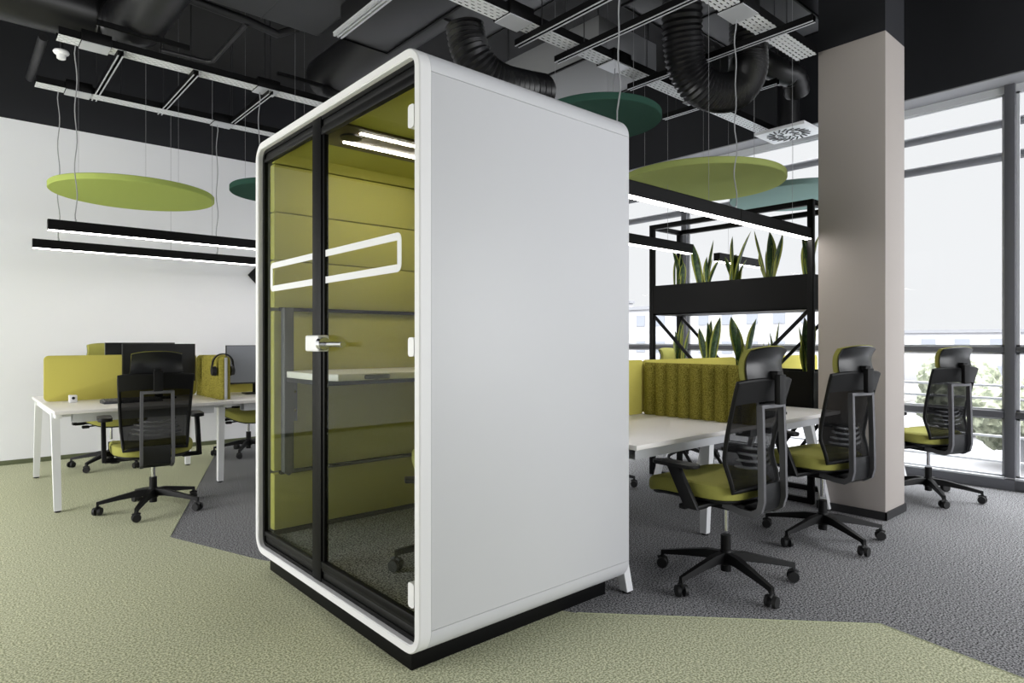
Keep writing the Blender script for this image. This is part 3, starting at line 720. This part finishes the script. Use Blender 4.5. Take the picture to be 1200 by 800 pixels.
for i, y in enumerate((3.40, 3.12, 2.83, 2.53, 2.20)):
    nm = ('furthest left plant', 'second plant from the left', 'middle plant, two leaves in a V,', 'fourth plant from the left', 'rightmost plant,')[i]
    snake_plant(y, 5.03, 1.66, ups[i], 'snake plant, upper black trough, '+nm, 10+i)
los = [[(0.40, 0.0, -0.02, 0.065), (0.34, 0.0, 0.05, 0.07), (0.36, 0.02, -0.08, 0.06), (0.42, 0.03, 0.0, 0.04)],
       [(0.36, 0.0, 0.14, 0.05), (0.40, 0, 0.04, 0.06), (0.42, 0.02, -0.02, 0.05), (0.44, 0, -0.14, 0.06)],
       [(0.44, 0, 0.17, 0.075), (0.36, 0, 0.0, 0.07), (0.42, 0, -0.13, 0.07), (0.24, 0, -0.03, 0.05)],
       [(0.32, 0, 0.05, 0.03), (0.40, 0, -0.06, 0.025), (0.25, 0, 0.0, 0.04), (0.2, 0, -0.1, 0.04)],
       [(0.42, 0, 0.02, 0.08), (0.36, 0, 0.12, 0.035), (0.40, 0, -0.08, 0.05), (0.34, 0.02, -0.02, 0.05)]]
for i, y in enumerate((3.38, 3.09, 2.78, 2.50, 2.22)):
    nm = ('furthest left plant', 'second plant from the left', 'middle plant, broad leaves spread wide,', 'thin sparse plant above the nearest headrest', 'rightmost tall plant, beside the column post,')[i]
    snake_plant(y, 5.03, 0.93, los[i], 'snake plant, lower black trough, '+nm, 30+i)

# ------------------------------------------------------------------ pendant lamps and acoustic discs
def pendant(x0, x1, y, z, wires, cords, joint, label):
    r = thing('pendant_lamp', label, 'lamp', (x0, y, z), 0, 'linear black pendant lamps')
    Lx = x1-x0; h = 0.078; w2 = 0.03
    b = MB(); b.box(0, Lx, -w2, -w2+0.004, 0, h); b.box(0, Lx, w2-0.004, w2, 0, h); b.box(0, Lx, -w2, w2, h-0.004, h)
    b.box(0, 0.003, -w2, w2, 0, h); b.box(Lx-0.003, Lx, -w2, w2, 0, h)
    if joint: b.box(joint-x0-0.002, joint-x0+0.002, -w2-0.0015, w2+0.0015, 0, h+0.001)
    b.build('housing', m_black, r)
    MB().box(0.004, Lx-0.004, -w2+0.005, w2-0.005, -0.003, 0.010).build('diffuser', m_led, r)
    for xw, zt in wires:
        MB().cyl((xw-x0, 0, h), (xw-x0, 0, zt-z), 0.0012, n=6).build('suspension_wire', m_wire, r)
    for xc, zt in cords:
        n = 24; ph = xc*7
        pts = [(xc-x0+0.008*math.sin(ph+k*0.8)*(0.3 if k in (0, n) else 1), 0.007*math.cos(ph+k*1.1), h+(zt-z-h)*k/n) for k in range(n+1)]
        MB().tube(pts, 0.0042, 6).build('power_cord', m_cable, r)
        MB().cyl((xc-x0, 0, h), (xc-x0, 0, h+0.02), 0.007, n=10).build('cord_grip', m_galv, r)
    return r
TZL1, TZL2, TZR1, TZR2 = 3.47, 3.43, 3.26, 3.25
pendant(0.540, 3.9, 5.87, 2.045, [(1.70, TZL1), (2.9, TZL1)], [(0.716, TZL1), (2.10, TZL1)], 1.78, 'long black linear pendant lamp below the lime disc, the upper one of the left pair')
pendant(0.530, 3.9, 6.92, 2.025, [(1.62, TZL2)], [(0.717, TZL2), (2.05, TZL2)], 1.86, 'long black linear pendant lamp nearest the white wall, lower one of the left pair')
pendant(2.45, 4.84, 2.12, 1.975, [(3.45, 4.3), (4.55, 4.3)], [(2.60, TZR1), (3.763, TZR1)], 3.78, 'black linear pendant lamp crossing in front of the olive disc and planter shelf')
pendant(2.62, 4.72, 3.08, 1.955, [(4.4, 4.3)], [(3.725, TZR2)], 3.8, 'short visible end of black linear pendant lamp between the pod and the planter')
pendant(5.34, 6.16, 3.20, 1.955, [(5.55, 4.3)], [], None, 'small far black linear pendant lamp seen behind the upper snake plants')
def disc(cx, cy, z, r, m, label, cat='acoustic disc'):
    o = MB().lathe([(r-0.006, 0), (r, 0.006), (r, 0.044), (r-0.006, 0.05)], n=96).build('acoustic_disc', m); o.location = (cx, cy, z)
    tag(o, label, cat, 'round acoustic ceiling discs')
    for k in range(3):
        a = 2*PI*k/3+0.5; x, y = 0.72*r*math.cos(a), 0.72*r*math.sin(a)
        MB().cyl((x, y, 0.05), (x, y, ZC-z-0.01), 0.0011, n=6).build('suspension_wire', m_wire, o)
    return o
disc(1.235, 6.50, 2.50, 0.640, m_lime_disc, 'lime green round acoustic disc hanging before the white wall')
disc(2.27, 5.77, 2.55, 0.44, m_dark_disc, 'dark teal disc edge peeking out left of the pod above the pendant lamps')
disc(4.610, 2.915, 2.49, 0.660, m_olive_disc, 'olive green round acoustic disc hanging above the planter shelf')
disc(3.66, 3.18, 2.86, 0.465, m_dark_disc, 'dark green round acoustic disc above the back edge of the pod')
disc(5.83, 2.68, 2.52, 0.58, m_teal_disc, 'pale teal round acoustic disc behind the olive one, by the window')

# ------------------------------------------------------------------ ceiling services
def tray(x0, x1, y, z, w_, label, boxes=(), h=0.06, rods=()):
    r = thing('cable_tray', label, 'cable tray', (x0, y, z), 0, 'perforated cable trays')
    b = MB(); b.box(0, x1-x0, -w_/2, w_/2, 0, 0.002); b.build('tray_bottom', m_tray, r)
    s = MB(); s.box(0, x1-x0, -w_/2, -w_/2+0.002, 0.002, h); s.box(0, x1-x0, w_/2-0.002, w_/2, 0.002, h); s.build('tray_side', m_black, r)
    cb_ = MB()
    for k in range(3):
        yy = -w_/2+0.03+k*0.03
        cb_.tube([(0.02+i*0.3, yy+0.01*math.sin(i*1.7+k), 0.012+0.003*math.sin(i*2.1)) for i in range(int((x1-x0-0.04)/0.3)+1)], 0.007, 6)
    cb_.build('cables', m_cable, r)
    for bx in boxes:
        bb = MB(); bb.box(bx-x0, bx-x0+0.20, -w_/2-0.02, w_/2+0.02, -0.005, h+0.02, bev=0.002); bo = bb.build('junction_box', m_black, r)
        MB().box(bx-x0+0.005, bx-x0+0.195, -w_/2-0.012, w_/2+0.012, -0.012, -0.005).build('cover_plate', m_galv, bo)
    for rx in rods:
        MB().cyl((rx-x0, 0, h), (rx-x0, 0, ZC-z-0.01), 0.004, n=6).build('threaded_rod', m_pipe, r)
    return r
tray(0.60, 3.6, 5.87, TZL1+0.03, 0.14, 'perforated cable tray above the upper left pendant lamp', (0.74, 2.06), rods=(1.3, 2.2, 3.1))
tray(0.55, 3.6, 6.92, TZL2+0.02, 0.14, 'perforated cable tray nearest the white wall above the lower pendant lamp', (0.76, 2.0), rods=(1.2, 2.2, 3.1))
tray(1.9, 4.69, 2.08, TZR1+0.02, 0.15, 'perforated cable tray running into the grey column', (3.62,), rods=(2.4, 3.3, 4.2))
tray(1.9, 6.1, 3.08, TZR2+0.02, 0.13, 'perforated cable tray passing behind the dark green disc', (2.62, 3.62, 4.72), rods=(2.4, 3.2, 4.4, 5.2))
tray(5.02, 5.9, 0.95, 3.95, 0.30, 'wide cable ladder at the top right above the windows', rods=(5.2,))
def channel(p0, p1, label, rods=True):
    r = thing('strut_channel', label, 'strut channel', p0, 0, 'ceiling strut channels')
    a, b = Vector((0, 0, 0)), Vector(p1)-Vector(p0); d = b.normalized(); sd = Vector((-d.y, d.x, 0))
    m = MB()
    m.tube([a+Vector((0, 0, 0.02)), b+Vector((0, 0, 0.02))], 0, sq=(0.042, 0.004))
    for s in (-1, 1): m.tube([a+sd*0.019*s+Vector((0, 0, 0.0)), b+sd*0.019*s+Vector((0, 0, 0.0))], 0, sq=(0.004, 0.040))
    m.build('profile', m_black, r)
    lip = MB()
    for s in (-1, 1): lip.tube([a+sd*0.016*s+Vector((0, 0, -0.0215)), b+sd*0.016*s+Vector((0, 0, -0.0215))], 0, sq=(0.010, 0.003))
    lip.build('lip', m_galv, r)
    for t in (0.12, 0.88):
        q = a.lerp(b, t); MB().cyl((q.x, q.y, 0.02), (q.x, q.y, ZC-p0[2]), 0.004, n=6).build('threaded_rod', m_pipe, r)
    return r
channel((1.00, 5.80, 3.475), (1.00, 7.05, 3.475), 'strut channel joining the two left trays, nearest the smoke detector')
channel((1.55, 5.80, 3.475), (1.55, 7.05, 3.475), 'strut channel joining the two left trays, middle one')
channel((2.18, 5.80, 3.475), (2.18, 7.05, 3.475), 'strut channel joining the two left trays, nearest the pod')
channel((2.90, 1.2, 3.24), (2.90, 3.25, 3.24), 'strut channel crossing the trays above the pod roof')
channel((3.28, 1.0, 3.24), (3.28, 3.25, 3.24), 'long strut channel crossing just left of the big hanging hose')
channel((4.05, 1.75, 3.23), (4.05, 3.2, 3.23), 'strut channel behind the hanging hose beside the column')
channel((4.80, 2.35, 3.22), (4.80, 3.4, 3.22), 'short far strut channel above the olive disc')
# round spiral duct on the left with its elbow
def ribtube(b, pts, r, amp, n=28, freq=1.0, sub=6):
    P = [Vector(p) for p in pts]; Q = []
    for i in range(len(P)-1):
        p0, p1, p2, p3 = P[max(i-1, 0)], P[i], P[i+1], P[min(i+2, len(P)-1)]
        for k in range(sub):
            t = k/sub; Q.append(0.5*((2*p1)+(-p0+p2)*t+(2*p0-5*p1+4*p2-p3)*t*t+(-p0+3*p1-3*p2+p3)*t**3))
    Q.append(P[-1]); m = len(Q)
    b.tube(Q, lambda t: r+amp*(1 if round(t*(m-1)) % 2 else -1)*freq, n)
    return b
o = MB(); o.cyl((-1.6, 6.15, 3.86), (0.86, 6.15, 3.86), 0.215, n=40); o = o.build('round_duct', m_duct); tag(o, 'thick black round duct running to the left edge near the ceiling', 'duct')
o = ribtube(MB(), [(0.84, 6.15, 3.86), (1.0, 6.12, 3.82), (1.10, 5.95, 3.80), (1.13, 5.7, 3.80), (1.15, 5.3, 3.82), (1.17, 4.5, 3.85)], 0.20, 0.004, 32, sub=5).build('flexible_duct', m_flex); tag(o, 'bent flexible black hose turning off the round duct at top left', 'duct')
o = MB(); o.cyl((2.78, 5.95, 3.80), (2.78, 3.9, 3.80), 0.20, n=40); o.lathe([(0.01, 0), (0.02, 0.002)], (2.78, 5.95, 3.8), 8); o = o.build('round_duct', m_duct); tag(o, 'black round duct above the front edge of the pod roof', 'duct')
o = MB(); o.box(1.35, 2.42, 3.6, 5.30, 3.85, 4.20, bev=0.05, seg=4); o.box(1.9, 1.905, 3.65, 5.28, 3.845, 3.85); o = o.build('air_handling_unit', m_unit); tag(o, 'dark grey air unit with rounded corner, upper left of the pod', 'air unit')
def fcu(x0, x1, y0, y1, z0, z1, m, label, flange=True):
    r = thing('fan_coil_unit', label, 'fan coil unit', (x0, y0, z0), 0, 'ceiling fan coil units')
    MB().box(0, x1-x0, 0, y1-y0, 0, z1-z0, bev=0.004).build('casing', m, r)
    f = MB()
    f.tube([(0, 0, 0), (x1-x0, 0, 0), (x1-x0, y1-y0, 0), (0, y1-y0, 0)], 0, sq=(0.018, 0.018), closed=True); f.build('flange', m_black, r)

    for x, y in ((0.05, 0.05), (x1-x0-0.05, 0.05), (0.05, y1-y0-0.05), (x1-x0-0.05, y1-y0-0.05)): MB().cyl((x, y, z1-z0), (x, y, ZC-z0-0.01), 0.005, n=6).build('threaded_rod', m_pipe, r)
    return r
fcu(2.30, 2.72, 3.2, 4.66, 3.60, 3.95, m_duct, 'dark unit with a slot along it, left of the grey unit above the pod')
fcu(2.73, 3.20, 3.0, 4.00, 3.62, 3.95, m_unit, 'grey flat fan coil unit directly above the pod front corner')
sdv = MB(); sdv.box(2.22, 2.235, 3.2, 4.62, 3.57, 3.60); sdv.box(2.25, 2.262, 3.2, 4.62, 3.57, 3.60); sdv.box(2.28, 2.292, 3.2, 4.62, 3.57, 3.60); sdv.box(2.215, 2.30, 3.2, 4.62, 3.595, 3.60)
tag(sdv.build('slot_diffuser', m_galv), 'pale slot diffuser strip along the dark unit above the pod', 'air diffuser')
fcu(3.86, 4.62, 3.35, 4.55, 3.50, 3.80, m_unit_light, 'pale tiled unit behind the dark green disc')
fcu(3.62, 4.20, 2.30, 2.92, 3.62, 3.92, m_unit, 'grey unit between the hanging hose and the column')
fcu(4.30, 5.40, 2.20, 2.95, 3.78, 4.1, m_unit, 'dark unit over the column tray')
# flexible hoses
o = ribtube(MB(), [(2.6, 3.439, 3.337), (2.613, 3.428, 3.222), (2.648, 3.397, 3.107), (2.74, 3.383, 3.024), (2.892, 3.382, 3.001), (3.091, 3.407, 3.03), (3.342, 3.454, 3.084)], 0.125, 0.008, 28, sub=8).build('flexible_duct', m_flex); tag(o, 'ribbed flexible black hose dropping behind the pod roof corner', 'duct')
o = ribtube(MB(), [(3.74, 2.504, 3.885), (3.74, 2.504, 3.536), (3.788, 2.529, 3.298), (3.853, 2.538, 3.126), (3.964, 2.507, 3.015), (4.141, 2.459, 2.992), (4.302, 2.41, 3.05), (4.405, 2.386, 3.189), (4.428, 2.392, 3.355), (4.428, 2.392, 3.576)], 0.132, 0.007, 32, sub=12)
o = o.build('flexible_duct', m_flex); tag(o, 'big U shaped flexible black hose hanging between pod and column', 'duct')
o = ribtube(MB(), [(4.894, 2.622, 3.56), (4.983, 2.544, 3.476), (5.126, 2.485, 3.428), (5.255, 2.438, 3.407), (5.375, 2.465, 3.304)], 0.10, 0.004, 24, sub=5).build('flexible_duct', m_flex); tag(o, 'smaller flexible hose left of the column top', 'duct')
o = ribtube(MB(), [(2.55, 2.3, 4.15), (2.75, 2.45, 4.05), (3.0, 2.55, 4.0), (3.3, 2.7, 4.05), (3.5, 2.9, 4.15)], 0.12, 0.005, 24, sub=5).build('flexible_duct', m_flex); tag(o, 'flexible hose end close to the ceiling above the dark green disc', 'duct')
# pipes
o = MB(); o.tube([(1.40, 5.44, 3.90), (1.43, 5.444, 3.9), (1.882, 5.489, 3.9), (2.145, 5.555, 3.9), (2.30, 5.50, 3.98), (2.34, 5.38, 4.1)], 0.034, 12)
o.tube([(1.86, 5.48, 3.87), (1.85, 6.38, 3.85), (1.80, 6.43, 3.85), (1.42, 6.454, 3.85)], 0.020, 10); o = o.build('pipework', m_pipe); tag(o, 'thin black pipe with a branch under the ceiling, left of the air unit', 'pipe')
o = MB().tube([(0.56, 7.55, 3.7), (0.567, 6.45, 3.7)], 0.035, 12).build('pipe', m_pipe); tag(o, 'short slanting black pipe in the far left ceiling corner', 'pipe')
o = MB().tube([(0.819, 5.66, 3.61), (1.465, 5.67, 3.61)], 0, sq=(0.03, 0.035)).build('lamp_rail', m_black); tag(o, 'thin black rail hanging before the left cable tray', 'rail')
o = MB().tube([(2.192, 5.68, 3.61), (2.80, 5.68, 3.61)], 0, sq=(0.03, 0.03)).build('lamp_rail', m_black); tag(o, 'thin black rail hanging in front of the round duct by the pod', 'rail')
# smoke detector
sd = thing('smoke_detector', 'white smoke detector under the round duct at the far left', 'smoke detector', (0.655, 6.16, 3.50))
MB().lathe([(0.022, -0.055), (0.03, -0.05), (0.034, -0.02), (0.05, -0.012), (0.056, 0.0), (0.05, 0.012)], n=28).build('body', m_white_plastic, sd)
MB().cyl((0, 0, 0.012), (0, 0, 0.14), 0.010, n=10).build('stem', m_pipe, sd)
# swirl diffuser above the window
sw = thing('swirl_diffuser', 'white square swirl diffuser with black slots, left of the column top', 'air diffuser', (5.99, 2.83, 3.18))
MB().box(-0.20, 0.20, -0.24, 0.24, 0, 0.03, bev=0.002).build('plate', m_white_metal, sw)
q = MB()
for ring, n, r0, r1 in ((0, 10, 0.05, 0.10), (1, 20, 0.12, 0.19)):
    for k in range(n):
        a = 2*PI*k/n; b_ = a+0.35
        p, s_ = Vector((r0*math.cos(a), r0*math.sin(a), -0.003)), Vector((r1*math.cos(b_), r1*math.sin(b_), -0.003))
        q.tube([p, s_], 0, sq=(0.014, 0.004))
q.build('slots', m_swirl_b, sw)
MB().cyl((0, 0, 0.03), (0, 0, ZC-3.19), 0.10, n=20).build('neck_duct', m_duct, sw)

# wall picture / bracket edge left of pod
o = MB().prism([(0, 0), (0.13, 0.14), (0.0, 0.28), (-0.13, 0.14)], -0.03, 0.0, 'y', bev=0.004).build('wall_bracket', m_matt_black); o.location = (2.84, 7.965, 1.88)
tag(o, 'dark diamond shaped fitting on the white wall, peeking out left of the pod', 'wall fitting')

# ------------------------------------------------------------------ outdoors
GZ = -4.2
o = MB().box(7.5, 160, -120, 160, GZ-0.3, GZ).build('ground', m_ground); tag(o, 'pale asphalt car park and street outside the window', 'ground'); o['kind'] = 'structure'
for z, r, x in ((3.17, 0.042, 7.1), (2.87, 0.042, 7.1)):
    o = MB().cyl((x, -8, z), (x, 12, z), r, n=14).build('sunshade_tube', m_tube); tag(o, ('upper' if z > 3 else 'lower')+' horizontal sunshade tube outside the windows', 'sunshade')
rail = thing('balcony_railing', 'pale horizontal railing bars outside the lower window panes', 'railing', (7.3, 0, 0))
for z in (0.80, 0.68, 0.33, 0.10):
    MB().cyl((0, -8, z), (0, 12, z), 0.012, n=8).build('bar', m_frame_light, rail)
def building(x, y, w_, d_, h_, nfl, nb, label):
    r = thing('apartment_building', label, 'building', (x, y, GZ), 0, 'pale apartment blocks')
    MB().box(0, d_, 0, w_, 0, h_, bev=0.05).build('wall', m_facade, r)
    MB().box(-0.2, d_+0.2, -0.2, w_+0.2, h_, h_+0.4).build('roof', m_reveal, r)
    for f in range(nfl):
        for k in range(nb):
            yy = (k+0.5)*w_/nb; zz = (f+0.55)*h_/nfl
            MB().box(-0.06, 0.02, yy-w_/nb*0.22, yy+w_/nb*0.22, zz-0.6, zz+0.7).build('window', m_facade_w, r)
    return r
building(62, 26, 34, 12, 9.2, 3, 12, 'long pale apartment block outside, seen behind the planter shelf')
building(70, 64, 26, 12, 11.5, 4, 8, 'taller pale apartment block outside, seen beside the pod edge')
building(95, 10, 22, 14, 6.5, 2, 6, 'low far pale building on the skyline right of the column')
ct = MB()
def blob(b, c, r, seed):
    rnd = random.Random(seed); t = bmesh.new(); bmesh.ops.create_icosphere(t, subdivisions=4, radius=r)
    for v in t.verts: v.co *= 1+rnd.uniform(-0.09, 0.07)+0.08*math.sin(v.co.x*5)*math.cos(v.co.y*6+v.co.z*5)
    b._merge(t, 0, Matrix.Translation(c))
def tree(x, y, h_, r, label, seed):
    rt = thing('tree', label, 'tree', (x, y, GZ), 0, 'pale trees outside')
    MB().cyl((0, 0, 0), (0, 0, h_*0.6), 0.18, 0.1, n=8).build('trunk', m_reveal, rt)
    b = MB(); rnd = random.Random(seed)
    for k in range(7): blob(b, (rnd.uniform(-r, r)*0.6, rnd.uniform(-r, r)*0.6, h_*0.62+rnd.uniform(-r, r)*0.5), r*rnd.uniform(0.45, 0.7), seed*9+k)
    b.build('crown', m_tree, rt)
tree(30, 1.6, 4.2, 2.0, 'leafy pale tree outside, right of the window chair', 1)
tree(34, 6.0, 3.8, 1.9, 'low pale tree outside, directly right of the column', 2)
tree(33, -4.0, 4.6, 2.0, 'pale tree outside behind the right window mullion', 3)
tree(52, 4.0, 6.5, 2.4, 'tall hazy tree on the skyline beside the window mullion', 4)
tree(45, 11.0, 4.0, 2.2, 'far low tree outside, just right of the column top rail', 5)
def car(x, y, rz, label):
    r = thing('car', label, 'car', (x, y, GZ), rz, 'parked cars outside')
    pr_ = [(-2.1, 0.35), (-2.15, 0.75), (-1.9, 0.95), (-1.2, 1.0), (-0.7, 1.42), (0.7, 1.45), (1.35, 1.0), (2.0, 0.88), (2.15, 0.6), (2.1, 0.35)]
    MB().prism(pr_, -0.85, 0.85, 'y', bev=0.06).build('body', m_car, r)
    g = MB(); g.prism([(-1.05, 1.0), (-0.65, 1.36), (0.65, 1.38), (1.15, 1.0)], -0.86, 0.86, 'y'); g.build('windows', m_board, r)
    for a in (-1.3, 1.3):
        for s in (-0.85, 0.85): MB().cyl((a, s-0.1*(s > 0), 0.32), (a, s+0.1*(s < 0), 0.32), 0.32, n=20).build('wheel', m_rubber, r)
car(23, 1.0, 1.4, 'silver car parked outside, beside the right window mullion')
car(21, 4.6, 1.2, 'silver car parked outside behind the window chair')
hz = thing('hazard_sign', 'yellow and black striped post outside, right of the window chair', 'sign', (17.0, 2.1, GZ))
MB().box(-0.05, 0.05, -0.2, 0.2, 0.0, 1.1).build('panel', m_hazard_y, hz)
q = MB()
for k in range(4): q.prism([(-0.2, 0.1+k*0.27), (0.2, 0.25+k*0.27), (0.2, 0.36+k*0.27), (-0.2, 0.21+k*0.27)], -0.056, -0.05, 'x')
q.build('stripes', m_rubber, hz)
